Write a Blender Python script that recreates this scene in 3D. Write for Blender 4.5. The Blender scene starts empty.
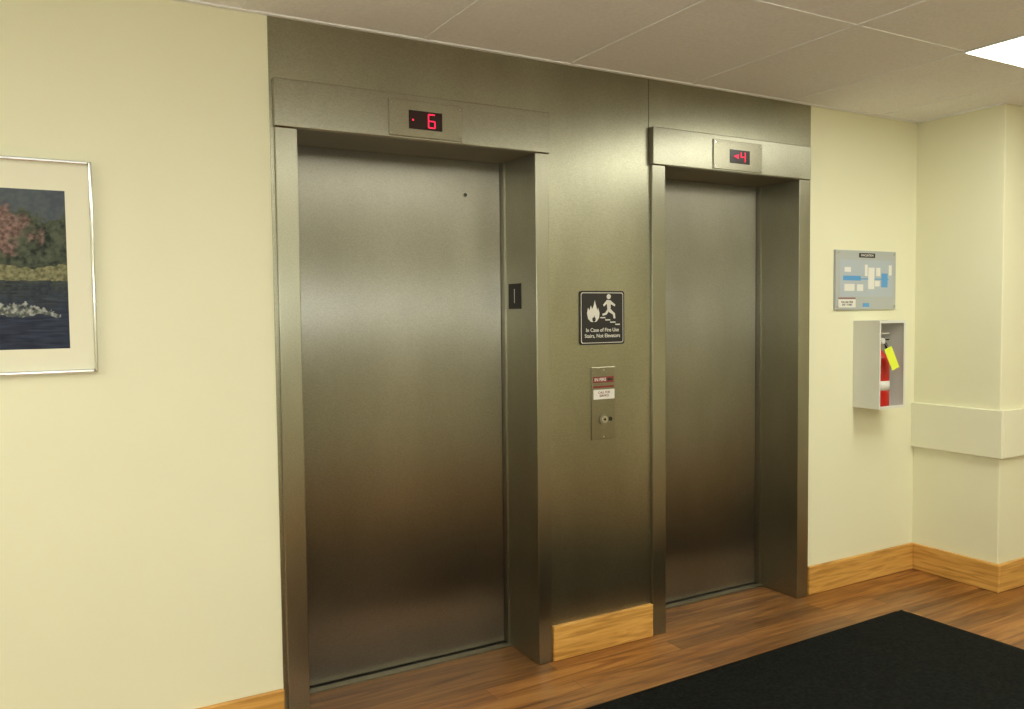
import bpy, bmesh, math, random
from mathutils import Vector, Matrix, noise
random.seed(3)
S=bpy.context.scene
COL=S.collection
S.view_settings.view_transform='Standard'
S.view_settings.look='None'

# ---------------------------------------------------------------- materials
def newmat(name):
    m=bpy.data.materials.new(name);m.use_nodes=True
    nt=m.node_tree;b=nt.nodes['Principled BSDF'];return m,nt,b
def simple(name,col,rough=.5,metal=0,emis=None,es=0,bump=0,bscale=200,var=0,vscale=3,spec=.5):
    m,nt,b=newmat(name)
    b.inputs['Specular IOR Level'].default_value=spec
    b.inputs['Base Color'].default_value=(*col,1);b.inputs['Roughness'].default_value=rough;b.inputs['Metallic'].default_value=metal
    if emis: b.inputs['Emission Color'].default_value=(*emis,1);b.inputs['Emission Strength'].default_value=es
    tc=nt.nodes.new('ShaderNodeTexCoord')
    if bump:
        n=nt.nodes.new('ShaderNodeTexNoise');n.inputs['Scale'].default_value=bscale;n.inputs['Detail'].default_value=3
        nt.links.new(tc.outputs['Object'],n.inputs['Vector'])
        bp=nt.nodes.new('ShaderNodeBump');bp.inputs['Strength'].default_value=bump;bp.inputs['Distance'].default_value=.002
        nt.links.new(n.outputs[0],bp.inputs['Height']);nt.links.new(bp.outputs[0],b.inputs['Normal'])
    if var:
        n=nt.nodes.new('ShaderNodeTexNoise');n.inputs['Scale'].default_value=vscale;n.inputs['Detail'].default_value=4
        nt.links.new(tc.outputs['Object'],n.inputs['Vector'])
        r=nt.nodes.new('ShaderNodeValToRGB');r.color_ramp.elements[0].position=.3;r.color_ramp.elements[1].position=.7
        r.color_ramp.elements[0].color=(*[c*(1-var) for c in col],1);r.color_ramp.elements[1].color=(*[min(1,c*(1+var)) for c in col],1)
        nt.links.new(n.outputs[0],r.inputs[0]);nt.links.new(r.outputs[0],b.inputs['Base Color'])
    return m
WALL=simple('painted_drywall_cream',(.79,.765,.545),.55,bump=.15,bscale=120,var=.02,vscale=1.5)
RAILM=simple('chair_rail_cream',(.79,.765,.575),.4)
def steel(name,col,rough,aniso,rot,cell=900,bs=.12):
    m,nt,b=newmat(name);N=nt.nodes;L=nt.links
    b.inputs['Metallic'].default_value=1
    g=N.new('ShaderNodeNewGeometry')
    mp=N.new('ShaderNodeMapping');mp.inputs['Scale'].default_value=(1.2,1.2,.5);L.new(g.outputs['Position'],mp.inputs['Vector'])
    n=N.new('ShaderNodeTexNoise');n.inputs['Scale'].default_value=2.2;n.inputs['Detail'].default_value=5;L.new(mp.outputs[0],n.inputs['Vector'])
    r=N.new('ShaderNodeValToRGB');r.color_ramp.elements[0].position=.3;r.color_ramp.elements[1].position=.72
    r.color_ramp.elements[0].color=(*[c*.86 for c in col],1);r.color_ramp.elements[1].color=(*[c*1.12 for c in col],1)
    # fine woven grain tint
    w=N.new('ShaderNodeTexNoise');w.inputs['Scale'].default_value=1;w.inputs['Detail'].default_value=2
    m2=N.new('ShaderNodeMapping');m2.inputs['Scale'].default_value=(150,150,330);L.new(g.outputs['Position'],m2.inputs['Vector']);L.new(m2.outputs[0],w.inputs['Vector'])
    gr=N.new('ShaderNodeMapRange');gr.inputs['From Min'].default_value=.3;gr.inputs['From Max'].default_value=.7;gr.inputs['To Min'].default_value=.90;gr.inputs['To Max'].default_value=1.10
    L.new(w.outputs[0],gr.inputs['Value'])
    mm=N.new('ShaderNodeVectorMath');mm.operation='SCALE';L.new(r.outputs[0],mm.inputs[0]);L.new(gr.outputs[0],mm.inputs['Scale'])
    L.new(n.outputs[0],r.inputs[0]);L.new(mm.outputs[0],b.inputs['Base Color'])
    rr=N.new('ShaderNodeMapRange');rr.inputs['To Min'].default_value=rough-.04;rr.inputs['To Max'].default_value=rough+.05
    L.new(n.outputs[0],rr.inputs['Value']);L.new(rr.outputs[0],b.inputs['Roughness'])
    b.inputs['Anisotropic'].default_value=aniso;b.inputs['Anisotropic Rotation'].default_value=rot
    t=N.new('ShaderNodeTangent');t.direction_type='RADIAL';t.axis='Z';L.new(t.outputs[0],b.inputs['Tangent'])
    bp=N.new('ShaderNodeBump');bp.inputs['Strength'].default_value=bs;bp.inputs['Distance'].default_value=.001
    L.new(w.outputs[0],bp.inputs['Height']);L.new(bp.outputs[0],b.inputs['Normal'])
    return m
STEEL=steel('brushed_steel_panel',(.35,.335,.25),.35,.7,0,bs=.08)
DOORM=steel('embossed_steel_door',(.33,.31,.255),.40,1.0,0,bs=.04)
CAS=steel('brushed_steel_casing',(.34,.325,.25),.36,.85,0,bs=.06)
PLATE=steel('satin_steel_plate',(.32,.30,.225),.35,.4,0)
def wood(name,c1,c2,c3,sc,rough=.35,coat=0):
    m,nt,b=newmat(name);N=nt.nodes;L=nt.links
    g=N.new('ShaderNodeNewGeometry');mp=N.new('ShaderNodeMapping');mp.inputs['Scale'].default_value=sc;L.new(g.outputs['Position'],mp.inputs['Vector'])
    n=N.new('ShaderNodeTexNoise');n.inputs['Scale'].default_value=1;n.inputs['Detail'].default_value=7;n.inputs['Distortion'].default_value=1.2;L.new(mp.outputs[0],n.inputs['Vector'])
    r=N.new('ShaderNodeValToRGB');e=r.color_ramp.elements;e[0].position=.32;e[1].position=.7
    e[0].color=(*c1,1);e[1].color=(*c3,1);k=e.new(.5);k.color=(*c2,1)
    L.new(n.outputs[0],r.inputs[0]);L.new(r.outputs[0],b.inputs['Base Color']);b.inputs['Roughness'].default_value=rough
    b.inputs['Coat Weight'].default_value=coat
    return m,nt,b,r
OAK,_,_,_=wood('oak_trim',(.40,.19,.035),(.60,.31,.07),(.72,.41,.11),(3,3,45),.4)
FLOOR,nt,b,r=wood('wood_plank_floor',(.14,.048,.011),(.26,.105,.024),(.38,.175,.045),(2.2,26,1),.33)
N=nt.nodes;L=nt.links
g=N.new('ShaderNodeNewGeometry')
br=N.new('ShaderNodeTexBrick');br.inputs['Scale'].default_value=1;br.inputs['Brick Width'].default_value=.92;br.inputs['Row Height'].default_value=.102;br.inputs['Mortar Size'].default_value=.0012
br.inputs['Color1'].default_value=(.66,.66,.66,1);br.inputs['Color2'].default_value=(1.2,1.16,1.1,1);br.inputs['Mortar'].default_value=(.45,.42,.4,1);br.offset=.37
L.new(g.outputs['Position'],br.inputs['Vector'])
mx=N.new('ShaderNodeMix');mx.data_type='RGBA';mx.blend_type='MULTIPLY';mx.inputs[0].default_value=1
L.new(r.outputs[0],mx.inputs[6]);L.new(br.outputs[0],mx.inputs[7]);L.new(mx.outputs[2],b.inputs['Base Color'])
CEIL=simple('acoustic_tile',(.88,.88,.86),.95,bump=.5,bscale=160,var=.05,vscale=90)
TBAR=simple('ceiling_tbar',(.86,.86,.84),.6)
BLACK=simple('black_plastic',(.012,.012,.012),.3)
SIGNB=simple('sign_charcoal',(.030,.027,.024),.45,spec=.3)
WHITE=simple('sign_white',(.75,.73,.66),.5)
WHITEM=simple('white_enamel_metal',(.70,.69,.62),.35)
RED=simple('extinguisher_red',(.55,.02,.015),.3)
LED=simple('red_led',(.5,.0,.02),.4,emis=(1,.02,.08),es=1.3)
LEDOFF=simple('led_window',(.02,.004,.004),.25)
CHROME=simple('polished_aluminium_frame',(.72,.73,.72),.16,1)
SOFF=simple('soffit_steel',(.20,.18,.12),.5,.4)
MATB=simple('picture_mat_board',(.80,.77,.60),.8)
YEL=simple('tag_yellow',(.75,.85,.05),.6)
GREYB=simple('map_board_grey',(.42,.44,.42),.35)
BLUE=simple('map_blue',(.10,.32,.62),.5)
LBLUE=simple('map_pale_blue',(.42,.47,.50),.5)
REDL=simple('label_red',(.22,.03,.03),.4)
DARK=simple('dark_void',(.01,.01,.01),.9)
LIGHTM=simple('troffer_lens',(.9,.9,.85),.5,emis=(.98,1,.89),es=12.6)
SILL=simple('aluminium_sill',(.30,.27,.2),.45,1)
MATM=simple('black_carpet_mat',(.005,.006,.005),.95,bump=1,bscale=300,var=.8,vscale=70,spec=.15)
BRASS=simple('brass_valve',(.6,.45,.2),.3,1)

# ---------------------------------------------------------------- helpers
def empty(name,loc):
    e=bpy.data.objects.new(name,None);e.empty_display_size=.1;COL.objects.link(e);e.location=loc;return e
def link(name,me,loc,mat,parent):
    o=bpy.data.objects.new(name,me);COL.objects.link(o)
    if mat: me.materials.clear();me.materials.append(mat)
    o.location=Vector(loc)-(parent.location if parent else Vector())
    if parent: o.parent=parent
    return o
def box(name,x0,x1,y0,y1,z0,z1,mat,parent=None,bev=0,seg=2,smooth=False):
    c=Vector(((x0+x1)/2,(y0+y1)/2,(z0+z1)/2));bm=bmesh.new();bmesh.ops.create_cube(bm,size=1)
    for v in bm.verts: v.co=Vector((v.co.x*(x1-x0),v.co.y*(y1-y0),v.co.z*(z1-z0)))
    if bev: bmesh.ops.bevel(bm,geom=bm.edges[:],offset=bev,segments=seg,affect='EDGES',profile=.5)
    if smooth:
        for f in bm.faces: f.smooth=True
    me=bpy.data.meshes.new(name);bm.to_mesh(me);bm.free();return link(name,me,c,mat,parent)
def poly(name,pts,y,mat,parent,th=.001):
    """flat polygon in the x,z plane, facing -y, extruded th"""
    bm=bmesh.new();cx=sum(p[0] for p in pts)/len(pts);cz=sum(p[1] for p in pts)/len(pts)
    f=bm.faces.new([bm.verts.new((p[0]-cx,0,p[1]-cz)) for p in pts])
    r=bmesh.ops.extrude_face_region(bm,geom=[f])
    for v in r['geom']:
        if isinstance(v,bmesh.types.BMVert): v.co.y-=th
    bmesh.ops.recalc_face_normals(bm,faces=bm.faces)
    me=bpy.data.meshes.new(name);bm.to_mesh(me);bm.free();return link(name,me,(cx,y,cz),mat,parent)
def rrect(x0,x1,z0,z1,r,n=5):
    P=[]
    for cx,cz,a in((x1-r,z1-r,0),(x0+r,z1-r,90),(x0+r,z0+r,180),(x1-r,z0+r,270)):
        for i in range(n+1):
            t=math.radians(a+90*i/n);P.append((cx+r*math.cos(t),cz+r*math.sin(t)))
    return P
def cyl(name,c,r,h,axis,mat,parent,r2=None,seg=32):
    bm=bmesh.new();bmesh.ops.create_cone(bm,cap_ends=True,segments=seg,radius1=r,radius2=r if r2 is None else r2,depth=h)
    if axis=='y': bmesh.ops.rotate(bm,verts=bm.verts,matrix=Matrix.Rotation(math.pi/2,3,'X'))
    if axis=='x': bmesh.ops.rotate(bm,verts=bm.verts,matrix=Matrix.Rotation(math.pi/2,3,'Y'))
    me=bpy.data.meshes.new(name);bm.to_mesh(me);bm.free()
    for p in me.polygons: p.use_smooth=len(p.vertices)==4
    return link(name,me,c,mat,parent)
def lathe(name,prof,c,mat,parent,seg=32):
    bm=bmesh.new();rings=[]
    for r,z in prof: rings.append([bm.verts.new((r*math.cos(2*math.pi*i/seg),r*math.sin(2*math.pi*i/seg),z)) for i in range(seg)])
    for a,b in zip(rings,rings[1:]):
        for i in range(seg): bm.faces.new((a[i],a[(i+1)%seg],b[(i+1)%seg],b[i])).smooth=True
    bm.faces.new(rings[-1]);bm.faces.new(rings[0][::-1])
    me=bpy.data.meshes.new(name);bm.to_mesh(me);bm.free();return link(name,me,c,mat,parent)
def text(name,s,x,y,z,size,mat,parent,axis='-y',off=.012):
    cu=bpy.data.curves.new(name,'FONT');cu.body=s;cu.size=size;cu.align_x='CENTER';cu.align_y='CENTER';cu.extrude=.0003;cu.offset=size*off
    o=bpy.data.objects.new(name,cu);COL.objects.link(o);dg=bpy.context.evaluated_depsgraph_get()
    me=bpy.data.meshes.new_from_object(o.evaluated_get(dg));bpy.data.objects.remove(o)
    R=Matrix.Rotation(math.pi/2,4,'X')
    me.transform(R);return link(name,me,(x,y,z),mat,parent)
def tube(name,pts,r,mat,parent):
    cu=bpy.data.curves.new(name,'CURVE');cu.dimensions='3D';cu.bevel_depth=r;cu.bevel_resolution=4;cu.use_fill_caps=True
    sp=cu.splines.new('NURBS');sp.points.add(len(pts)-1);sp.use_endpoint_u=True;sp.order_u=3
    c=Vector(pts[0])
    for p,q in zip(sp.points,pts): p.co=(*(Vector(q)-c),1)
    o=bpy.data.objects.new(name,cu);COL.objects.link(o);dg=bpy.context.evaluated_depsgraph_get()
    me=bpy.data.meshes.new_from_object(o.evaluated_get(dg));bpy.data.objects.remove(o)
    return link(name,me,c,mat,parent)

H=2.512;XR=4.315;YB=-4.6;XL=-2.6;XE=5.9
# ---------------------------------------------------------------- room shell
box('floor',XL-.1,XE+.1,YB-.1,.4,-.1,0,FLOOR)
box('ceiling',XL-.1,XE+.1,YB-.1,.4,H,H+.1,CEIL)
box('wall_front_left',XL-.1,.745,0,.4,0,H,WALL)
box('wall_front_right',3.446,XR,0,.4,0,H,WALL)
box('wall_side_right',XR,XE+.1,-.488,.4,0,H,WALL,bev=.004)
box('wall_left',XL-.1,XL,YB,0,0,H,WALL)
box('wall_back',XL-.1,XE+.1,YB-.1,YB,0,H,WALL)
box('wall_right_end',XE,XE+.1,YB,-.488,0,H,WALL)
sp=empty('wall_elevator_surround',(2.1,0,1.3))
box('upper_panel_a',.738,2.403,-.004,.4,2.13,H,STEEL,sp)
box('upper_panel_b',2.407,3.449,-.004,.4,2.13,H,STEEL,sp)
box('seam_strip',2.403,2.407,-.001,.3,2.13,H,BLACK,sp)
box('centre_panel',1.866,2.411,-.004,.4,0,2.13,STEEL,sp)
box('edge_strip_left',.738,.752,-.004,.01,0,2.13,STEEL,sp)
box('edge_strip_right',3.42,3.449,-.004,.01,0,2.13,STEEL,sp)
box('back_closure',.75,3.44,.31,.4,0,2.13,DARK,sp)

cg=empty('trim_ceiling_grid',(2,-2,H))
xs=[1.325+.662*k for k in range(-6,8)];ys=[-.89,-2.214,-3.538]
for i,x in enumerate(xs):
    if XL<x<XE: box('tee_x_%d'%i,x-.012,x+.012,YB,0 if x<XR else -.488,H-.003,H+.002,TBAR,cg)
for i,y in enumerate(ys): box('tee_y_%d'%i,XL,XE,y-.012,y+.012,H-.0035,H+.002,TBAR,cg)
box('wall_angle_left',XL,XR,-.02,-.0,H-.006,H+.002,TBAR,cg)
box('wall_angle_side',XR-.02,XR,-.488,0,H-.006,H+.002,TBAR,cg)
def troffer(i,x0,y0):
    e=empty('ceiling_light_panel',(x0+.33,y0+.66,H))
    x1=x0+.662;y1=y0+1.324
    m=.010
    box('lens',x0+m,x1-m,y0+m,y1-m,H-.006,H+.001,LIGHTM,e)
    for n,a in(('f1',(x0,x0+m,y0,y1)),('f2',(x1-m,x1,y0,y1)),('f3',(x0+m,x1-m,y0,y0+m)),('f4',(x0+m,x1-m,y1-m,y1))):
        box('frame_'+n,*a,H-.008,H+.001,WHITEM,e)
for i,(x,y) in enumerate([(3.290,-2.214),(.663,-3.538),(-1.985,-2.214),(3.311,-4.5)]): troffer(i,x,y)

def baseboard(name,x0,x1,y0,y1,h=.148,mat=OAK):
    return box(name,x0,x1,y0,y1,0,h,mat,bev=.005)
baseboard('baseboard_left',XL,.738,-.018,0)
bl=baseboard('baseboard_centre',1.872,2.408,-.026,-.004,.150)
baseboard('baseboard_right',3.447,XR-.001,-.018,0)
baseboard('baseboard_side',XR-.018,XR,-.506,-.018)
baseboard('baseboard_column',XR+.001,XE,-.506,-.488)
rl=empty('trim_chair_rail',(XR,-.25,.82))
box('rail_side',XR-.022,XR,-.51,0,.70,.95,RAILM,rl,bev=.004)
box('rail_return',XR-.0,XE,-.51,-.488,.70,.95,RAILM,rl,bev=.004)

# ---------------------------------------------------------------- elevator doors
def elevator(x0,xi0,xi1,x1,hole):
    e=empty('elevator_door',((x0+x1)/2,.1,1.1))
    D=.258
    box('jamb_left',x0,xi0,-.020,D+.04,0,2.13,CAS,e,bev=.003)
    box('jamb_right',xi1,x1,-.020,D+.04,0,2.13,CAS,e,bev=.003)
    box('header',x0-.003,x1+.002,-.030,D+.04,2.13,2.295,CAS,e,bev=.003)
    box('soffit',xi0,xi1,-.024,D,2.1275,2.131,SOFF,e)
    box('door_panel',xi0+.002,xi1-.012,D,D+.035,.012,2.128,DOORM,e,bev=.002)
    box('door_return_strip',xi1-.009,xi1,D-.03,D+.035,.0,2.13,CAS,e)
    box('door_gap',xi0,xi1,D+.036,D+.045,0,2.13,DARK,e)
    box('sill',xi0,xi1,D-.05,D+.035,.0,.008,SILL,e)
    box('sill_groove',xi0,xi1,D-.012,D-.004,.004,.009,BLACK,e)
    if hole:
        cyl('lock_escutcheon',(1.621,D-.001,1.982),.011,.004,'y',CAS,e);cyl('lock_hole',(1.621,D-.003,1.982),.008,.003,'y',BLACK,e)
    return e
elevator(.751,.828,1.802,1.866,True)
elevator(2.412,2.487,3.352,3.421,False)

SEG={'6':'afgedc','4':'fgbc'}
def indicator(x0,x1,z0,z1,dx0,dx1,dz0,dz1,ch,digx,left):
    e=empty('floor_indicator_display',((x0+x1)/2,-.03,(z0+z1)/2))
    box('plate',x0,x1,-.036,-.030,z0,z1,PLATE,e,bev=.002)
    box('window',dx0,dx1,-.038,-.034,dz0,dz1,LEDOFF,e)
    w=.026;h=(dz1-dz0)*.72;cz=(dz0+dz1)/2;t=.0045;y0,y1=-.0395,-.038
    def hs(n,z): box('seg_'+n,digx-w/2,digx+w/2,y0,y1,z-t/2,z+t/2,LED,e)
    def vs(n,x,za,zb): box('seg_'+n,x-t/2,x+t/2,y0,y1,za,zb,LED,e)
    for s in SEG[ch]:
        if s=='a':hs('a',cz+h/2)
        if s=='g':hs('g',cz)
        if s=='d':hs('d',cz-h/2)
        if s=='f':vs('f',digx-w/2,cz,cz+h/2)
        if s=='b':vs('b',digx+w/2,cz,cz+h/2)
        if s=='e':vs('e',digx-w/2,cz-h/2,cz)
        if s=='c':vs('c',digx+w/2,cz-h/2,cz)
    poly('arrow',left,-.038,LED,e,.0015)
    for sx in(x0+.012,x1-.012):
        for sz in(z0+.014,z1-.014): cyl('screw',(sx,-.0365,sz),.003,.002,'y',CHROME,e,seg=12)
indicator(1.165,1.467,2.138,2.272,1.243,1.379,2.168,2.236,'6',1.335,[(1.256,2.198),(1.262,2.198),(1.262,2.204),(1.256,2.204)])
indicator(2.761,3.076,2.137,2.273,2.862,2.990,2.170,2.233,'4',2.945,[(2.885,2.202),(2.915,2.192),(2.915,2.212)])

# ---------------------------------------------------------------- fire sign
fs=empty('fire_safety_sign',(2.143,-.006,1.453))
poly('border',rrect(2.024,2.262,1.337,1.569,.012),-.004,SIGNB,fs,.005)
poly('white_line',rrect(2.031,2.255,1.344,1.562,.010),-.009,WHITE,fs,.0006)
poly('face',rrect(2.034,2.252,1.347,1.559,.009),-.0096,SIGNB,fs,.0006)
Y=-.0102
fl=[(0,0),(.022,0),(.034,.012),(.036,.028),(.030,.045),(.027,.036),(.022,.050),(.016,.068),(.012,.052),(.005,.040),(.000,.052),(-.006,.036),(-.012,.045),(-.016,.028),(-.012,.010)]
poly('flame',[(2.082+a*1.25,1.436+b*1.35) for a,b in fl],Y,WHITE,fs,.0006)
poly('flame_inner',[(2.082+.012+a*.35,1.437+b*.4) for a,b in fl],Y-.0006,SIGNB,fs,.0004)
ox,oz,k=2.172,1.49,1.18
def P(pts): return [(ox+(a-2.172)*k,oz+(b-1.49)*k) for a,b in pts]
poly('person_head',P([(2.176+.0095*math.cos(a*.5),1.536+.0095*math.sin(a*.5)) for a in range(12)]),Y,WHITE,fs,.0006)
poly('person_torso',P([(2.166,1.524),(2.186,1.522),(2.184,1.490),(2.170,1.488)]),Y,WHITE,fs,.0006)
poly('person_arm_front',P([(2.184,1.522),(2.206,1.506),(2.203,1.500),(2.182,1.510)]),Y,WHITE,fs,.0006)
poly('person_arm_back',P([(2.168,1.524),(2.150,1.506),(2.154,1.500),(2.170,1.512)]),Y,WHITE,fs,.0006)
poly('person_leg_front',P([(2.176,1.492),(2.185,1.490),(2.204,1.474),(2.206,1.456),(2.198,1.456),(2.195,1.470),(2.176,1.480)]),Y,WHITE,fs,.0006)
poly('person_leg_back',P([(2.170,1.490),(2.180,1.488),(2.166,1.470),(2.148,1.466),(2.147,1.473),(2.160,1.477)]),Y,WHITE,fs,.0006)
st=[(2.132,1.456),(2.158,1.456),(2.158,1.446),(2.184,1.446),(2.184,1.436),(2.212,1.436),(2.212,1.426),(2.236,1.426)]
poly('stairs',st+[(a,b-.005) for a,b in st[::-1]] ,Y,WHITE,fs,.0006)
for i,s in enumerate(["In Case of Fire Use","Stairs, Not Elevators"]): text('sign_text_%d'%i,s,2.143,Y-.0005,1.400-.025*i,.0225,WHITE,fs,off=.012)

# ---------------------------------------------------------------- call panel
cp=empty('elevator_call_panel',(2.147,-.006,1.08))
box('plate',2.084,2.210,-.010,-.004,.924,1.240,PLATE,cp,bev=.002)
box('header_tag',2.092,2.200,-.0125,-.010,1.172,1.198,REDL,cp)
text('tag_text','IN FIRE',2.128,-.013,1.185,.020,WHITE,cp)
poly('tag_arrow',[(2.160,1.185),(2.176,1.194),(2.176,1.189),(2.192,1.189),(2.192,1.181),(2.176,1.181),(2.176,1.176)],-.0125,BLACK,cp,.0006)
box('red_strip',2.092,2.200,-.012,-.010,1.150,1.158,REDL,cp)
box('white_label',2.092,2.204,-.0125,-.010,1.100,1.142,WHITE,cp)
text('label_text','CALL FOR\nSERVICE',2.148,-.0127,1.122,.014,REDL,cp)
cyl('button_bezel',(2.146,-.013,1.012),.024,.008,'y',CAS,cp);cyl('call_button',(2.146,-.018,1.012),.016,.006,'y',CHROME,cp)
cyl('key_switch_ring',(2.180,-.013,1.012),.009,.008,'y',BLACK,cp);cyl('key_slot',(2.146,-.0215,1.012),.005,.002,'y',BLACK,cp)
for sx,sz in((2.147,.936),(2.147,1.228)): cyl('screw',(sx,-.0105,sz),.004,.002,'y',CHROME,cp,seg=12)

fp=empty('elevator_floor_sign',(1.80,.15,1.55))
box('plate',1.797,1.802,.100,.202,1.495,1.603,SIGNB,fp,bev=.001)
box('numeral',1.7962,1.797,.148,.152,1.52,1.58,WHITE,fp)

# ---------------------------------------------------------------- map board
mb=empty('evacuation_map_board',(3.878,-.01,1.634))
x0,x1,z0,z1=3.633,4.122,1.476,1.789
box('backing',x0,x1,-.014,.002,z0,z1,GREYB,mb,bev=.002)
def flat(n,a,b,c,d,m,y=-.015): return box(n,a,b,y,-.0138,c,d,m,mb)
flat('title_plate',3.815,3.945,1.752,1.776,SIGNB);text('title_text','EVACUATION',3.88,-.0153,1.764,.016,WHITE,mb)
flat('map_outline',3.665,4.095,1.545,1.740,LBLUE,-.0145)
flat('corridor',3.69,3.83,1.630,1.655,BLUE);flat('corridor_2',3.83,4.06,1.636,1.642,BLUE)
flat('block_a',3.862,3.885,1.655,1.715,WHITE);flat('block_b',3.890,3.940,1.585,1.70,WHITE,-.0156);flat('block_c',3.70,3.75,1.675,1.70,WHITE)
flat('block_d',3.945,3.985,1.60,1.63,WHITE);flat('block_e',4.00,4.05,1.595,1.67,BLUE,-.0156);flat('block_f',3.70,3.78,1.575,1.612,WHITE)
flat('block_g',3.955,3.99,1.655,1.70,WHITE);flat('block_h',4.06,4.085,1.66,1.715,WHITE);flat('block_i',3.80,3.85,1.575,1.61,WHITE)
flat('legend',3.655,3.79,1.488,1.530,WHITE);text('legend_text','YOU ARE HERE\nEXIT  STAIRS',3.722,-.0153,1.509,.014,SIGNB,mb)
flat('legend_blue',3.85,3.90,1.49,1.51,BLUE);flat('legend_red',3.655,3.79,1.534,1.540,REDL)
for sx in(x0+.015,x1-.015):
    for sz in(z0+.015,z1-.015): cyl('screw',(sx,-.0155,sz),.006,.004,'y',CHROME,mb,seg=14)

# ---------------------------------------------------------------- extinguisher cabinet
cb=empty('fire_extinguisher_cabinet',(3.9,-.08,1.19))
a,b_,c,d=3.793,4.005,.957,1.418;F=-.157;t=.004
box('back_plate',a,b_,-.004,0,c,d,WHITEM,cb)
box('side_left',a,a+t,F,-.004,c,d,WHITEM,cb)
box('side_right',b_-t,b_,F,-.004,c,d,WHITEM,cb)
box('top',a+t,b_-t,F,-.004,d-t,d,WHITEM,cb)
box('bottom',a+t,b_-t,F,-.004,c,c+t,WHITEM,cb)
box('rim_left',a,a+.010,F-.003,F,c,d,WHITEM,cb);box('rim_right',b_-.014,b_,F-.003,F,c,d,WHITEM,cb)
box('rim_top',a+.010,b_-.014,F-.003,F,d-.014,d,WHITEM,cb);box('rim_bottom',a+.010,b_-.014,F-.003,F,c,c+.014,WHITEM,cb)
fe=empty('fire_extinguisher',(3.892,-.075,.961))
ex,ey=3.892,-.085
lathe('tank',[(.048,0),(.052,.006),(.052,.235),(.049,.255),(.038,.275),(.020,.288),(.016,.300)],(ex,ey,.961),RED,fe)
lathe('label_band',[(.0525,0),(.0525,.05)],(ex,ey,1.05),WHITE,fe)
cyl('valve_neck',(ex,ey,1.275),.014,.045,'z',BRASS,fe)
box('valve_head',ex-.016,ex+.02,ey-.014,ey+.014,1.29,1.325,WHITEM,fe,bev=.004)
box('lever_upper',ex-.02,ex+.075,ey-.008,ey+.008,1.345,1.352,WHITEM,fe,bev=.001)
box('lever_link',ex-.02,ex-.008,ey-.007,ey+.007,1.32,1.347,WHITEM,fe)
box('handle_lower',ex-.01,ex+.07,ey-.008,ey+.008,1.312,1.318,BLACK,fe,bev=.001)
cyl('gauge',(ex+.005,ey-.018,1.308),.015,.008,'y',WHITE,fe)
tube('hose',[(ex+.02,ey,1.30),(ex+.055,ey,1.30),(ex+.068,ey,1.25),(ex+.068,ey,1.10),(ex+.066,ey,1.03)],.008,BLACK,fe)
tg=box('inspection_tag',-.023,.023,-.0006,.0006,-.060,.060,YEL,fe)
tg.location=Vector((3.862,-.182,1.222))-fe.location;tg.rotation_euler=(0,-.42,-.3)
tube('tag_string',[(ex,ey-.01,1.30),(3.855,-.15,1.31),(3.842,-.176,1.272)],.001,WHITE,fe)

# ---------------------------------------------------------------- framed picture
pf=empty('framed_landscape_picture',(-.27,-.01,1.634))
X0,X1,Z0,Z1=-.72,.180,1.306,1.962
fw=.011
box('frame_left',X0,X0+fw,-.026,0,Z0,Z1,CHROME,pf,bev=.005,seg=5,smooth=True);box('frame_right',X1-fw,X1,-.026,0,Z0,Z1,CHROME,pf,bev=.005,seg=5,smooth=True)
box('frame_top',X0+fw,X1-fw,-.026,0,Z1-fw,Z1,CHROME,pf,bev=.003);box('frame_bottom',X0+fw,X1-fw,-.026,0,Z0,Z0+fw,CHROME,pf,bev=.003)
box('mat_board',X0+fw,X1-fw,-.012,0,Z0+fw,Z1-fw,MATB,pf)
nx,nz=420,260;px0,px1,pz0,pz1=-.642,.103,1.383,1.868
me=bpy.data.meshes.new('photo_print');vs=[];fc=[]
for j in range(nz+1):
    for i in range(nx+1): vs.append(((px1-px0)*(i/nx-.5),0,(pz1-pz0)*(j/nz-.5)))
for j in range(nz):
    for i in range(nx):
        k=j*(nx+1)+i;fc.append((k,k+1,k+nx+2,k+nx+1))
me.from_pydata(vs,[],fc)
ca=me.color_attributes.new('Col','FLOAT_COLOR','POINT')
def mixc(a,b,t): t=max(0,min(1,t));return [a[i]*(1-t)+b[i]*t for i in range(3)]
def trees(u,w):
    n=noise.fractal(Vector((u*16,w*11,1)),1,2,6);n2=noise.fractal(Vector((u*55,w*38,4)),1,2,4)
    c=mixc((.012,.020,.015),(.085,.10,.065),.5+.7*n+.6*n2)
    top=.84+.12*noise.noise(Vector((u*9,2,0)))+.05*n2
    if w>top: c=mixc(c,(.10,.12,.16),.6)
    q=((u-.74)/.15)**2+((w-.74)/.17)**2+.9*n
    if q<1: c=mixc(c,mixc((.09,.055,.045),(.26,.17,.15),.5+n2),min(1,(1-q)*1.8))
    return c
for k,v in enumerate(vs):
    u=v[0]/(px1-px0)+.5;w=v[2]/(pz1-pz0)+.5
    n=noise.fractal(Vector((u*14,w*9,1)),1,2,5);n2=noise.fractal(Vector((u*60,w*40,4)),1,2,4);ns=noise.fractal(Vector((u*10,w*90,7)),1,2,3)
    shore=.43+.012*n
    if w>shore+.09+.02*n: c=trees(u,w)
    elif w>shore: c=mixc((.10,.10,.05),(.25,.24,.13),.5+n2)
    else:
        c=mixc((.010,.014,.030),(.042,.055,.095),.35+ns*.5+.25*n)
        m=trees(u,2*shore-w+.03*ns); c=mixc(c,m,max(0,.5-(shore-w)*2.2))
        hgt=.07*(1-((u-.80)/.17)**2)
        if hgt>0 and .21-.02*n<w<.21+hgt+.04*n2: c=mixc((.08,.09,.08),(.38,.40,.37),.25+1.3*n2)
        if u<.3 and w<.25: c=mixc(c,(.25,.25,.2),n2)
    ca.data[k].color=(*c,1)
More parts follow.
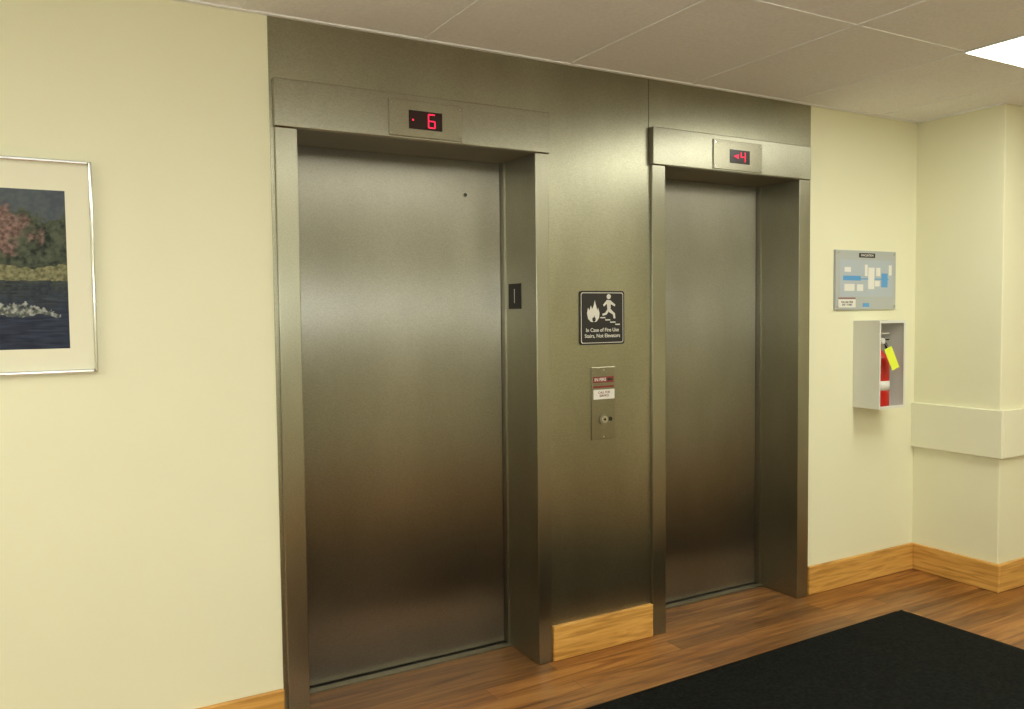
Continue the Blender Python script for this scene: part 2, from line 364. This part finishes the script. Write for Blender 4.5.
pm,nt,b=newmat('printed_photograph');at=nt.nodes.new('ShaderNodeAttribute');at.attribute_name='Col';nt.links.new(at.outputs[0],b.inputs['Base Color']);b.inputs['Roughness'].default_value=.7;b.inputs['Specular IOR Level'].default_value=.3
link('photo_print',me,((px0+px1)/2,-.0125,(pz0+pz1)/2),pm,pf)

# ---------------------------------------------------------------- floor mat
bm=bmesh.new();w,h=2.75,1.75;gx,gy=110,70;rc=.05
V=[[None]*(gy+1) for _ in range(gx+1)]
for i in range(gx+1):
    for j in range(gy+1):
        x=(i/gx-.5)*w;y=(j/gy-.5)*h
        dx=max(0,abs(x)-(w/2-rc));dy=max(0,abs(y)-(h/2-rc));q=math.hypot(dx,dy)
        if q>rc and q>0: x=math.copysign(w/2-rc+dx*rc/q,x);y=math.copysign(h/2-rc+dy*rc/q,y)
        ed=min(w/2-abs(x),h/2-abs(y))
        z=.009+.0025*noise.noise(Vector((x*3,y*3,0)))*(1 if ed<.3 else .3)
        if ed<.012: z=.003
        y+=.016*noise.noise(Vector((x*2.5,0,5)))+.006*noise.noise(Vector((x*9,0,8)));x+=.006*noise.noise(Vector((0,y*3,9)))
        V[i][j]=bm.verts.new((x,y,z))
for i in range(gx):
    for j in range(gy): bm.faces.new((V[i][j],V[i+1][j],V[i+1][j+1],V[i][j+1])).smooth=True
ext=[e for e in bm.edges if e.is_boundary]
r=bmesh.ops.extrude_edge_only(bm,edges=ext)
for v in r['geom']:
    if isinstance(v,bmesh.types.BMVert): v.co.z=0.0005
me=bpy.data.meshes.new('floor_mat');bm.to_mesh(me);bm.free()
mt=link('floor_mat',me,(2.30,-1.30,0),MATM,None);mt.rotation_euler=(0,0,math.radians(1.2))

# ---------------------------------------------------------------- lights
def pt(name,loc,e,r,col):
    l=bpy.data.lights.new(name,'POINT');l.energy=e;l.shadow_soft_size=r;l.color=col;o=bpy.data.objects.new(name,l);COL.objects.link(o);o.location=loc
pt('camera_flash',(.04,-2.93,1.54),68,.04,(.9,.97,1))
wd=bpy.data.worlds.new('world');S.world=wd;wd.use_nodes=True;wd.node_tree.nodes['Background'].inputs[0].default_value=(1,.9,.7,1);wd.node_tree.nodes['Background'].inputs[1].default_value=.1

# ---------------------------------------------------------------- camera
yaw,pit,rol,f=.5216,-.0499,-.0106,835.3956
Fw=Vector((math.sin(yaw)*math.cos(pit),math.cos(yaw)*math.cos(pit),math.sin(pit)))
R0=Vector((math.cos(yaw),-math.sin(yaw),0));U0=R0.cross(Fw)
R=R0*math.cos(rol)+U0*math.sin(rol);U=-R0*math.sin(rol)+U0*math.cos(rol)
cd=bpy.data.cameras.new('camera');cd.sensor_width=36;cd.lens=f*36/1024;cd.clip_start=.02
co=bpy.data.objects.new('camera',cd);COL.objects.link(co)
M=Matrix((R,U,-Fw)).transposed().to_4x4();M.translation=Vector((0,-2.9503,1.4787));co.matrix_world=M
S.camera=co
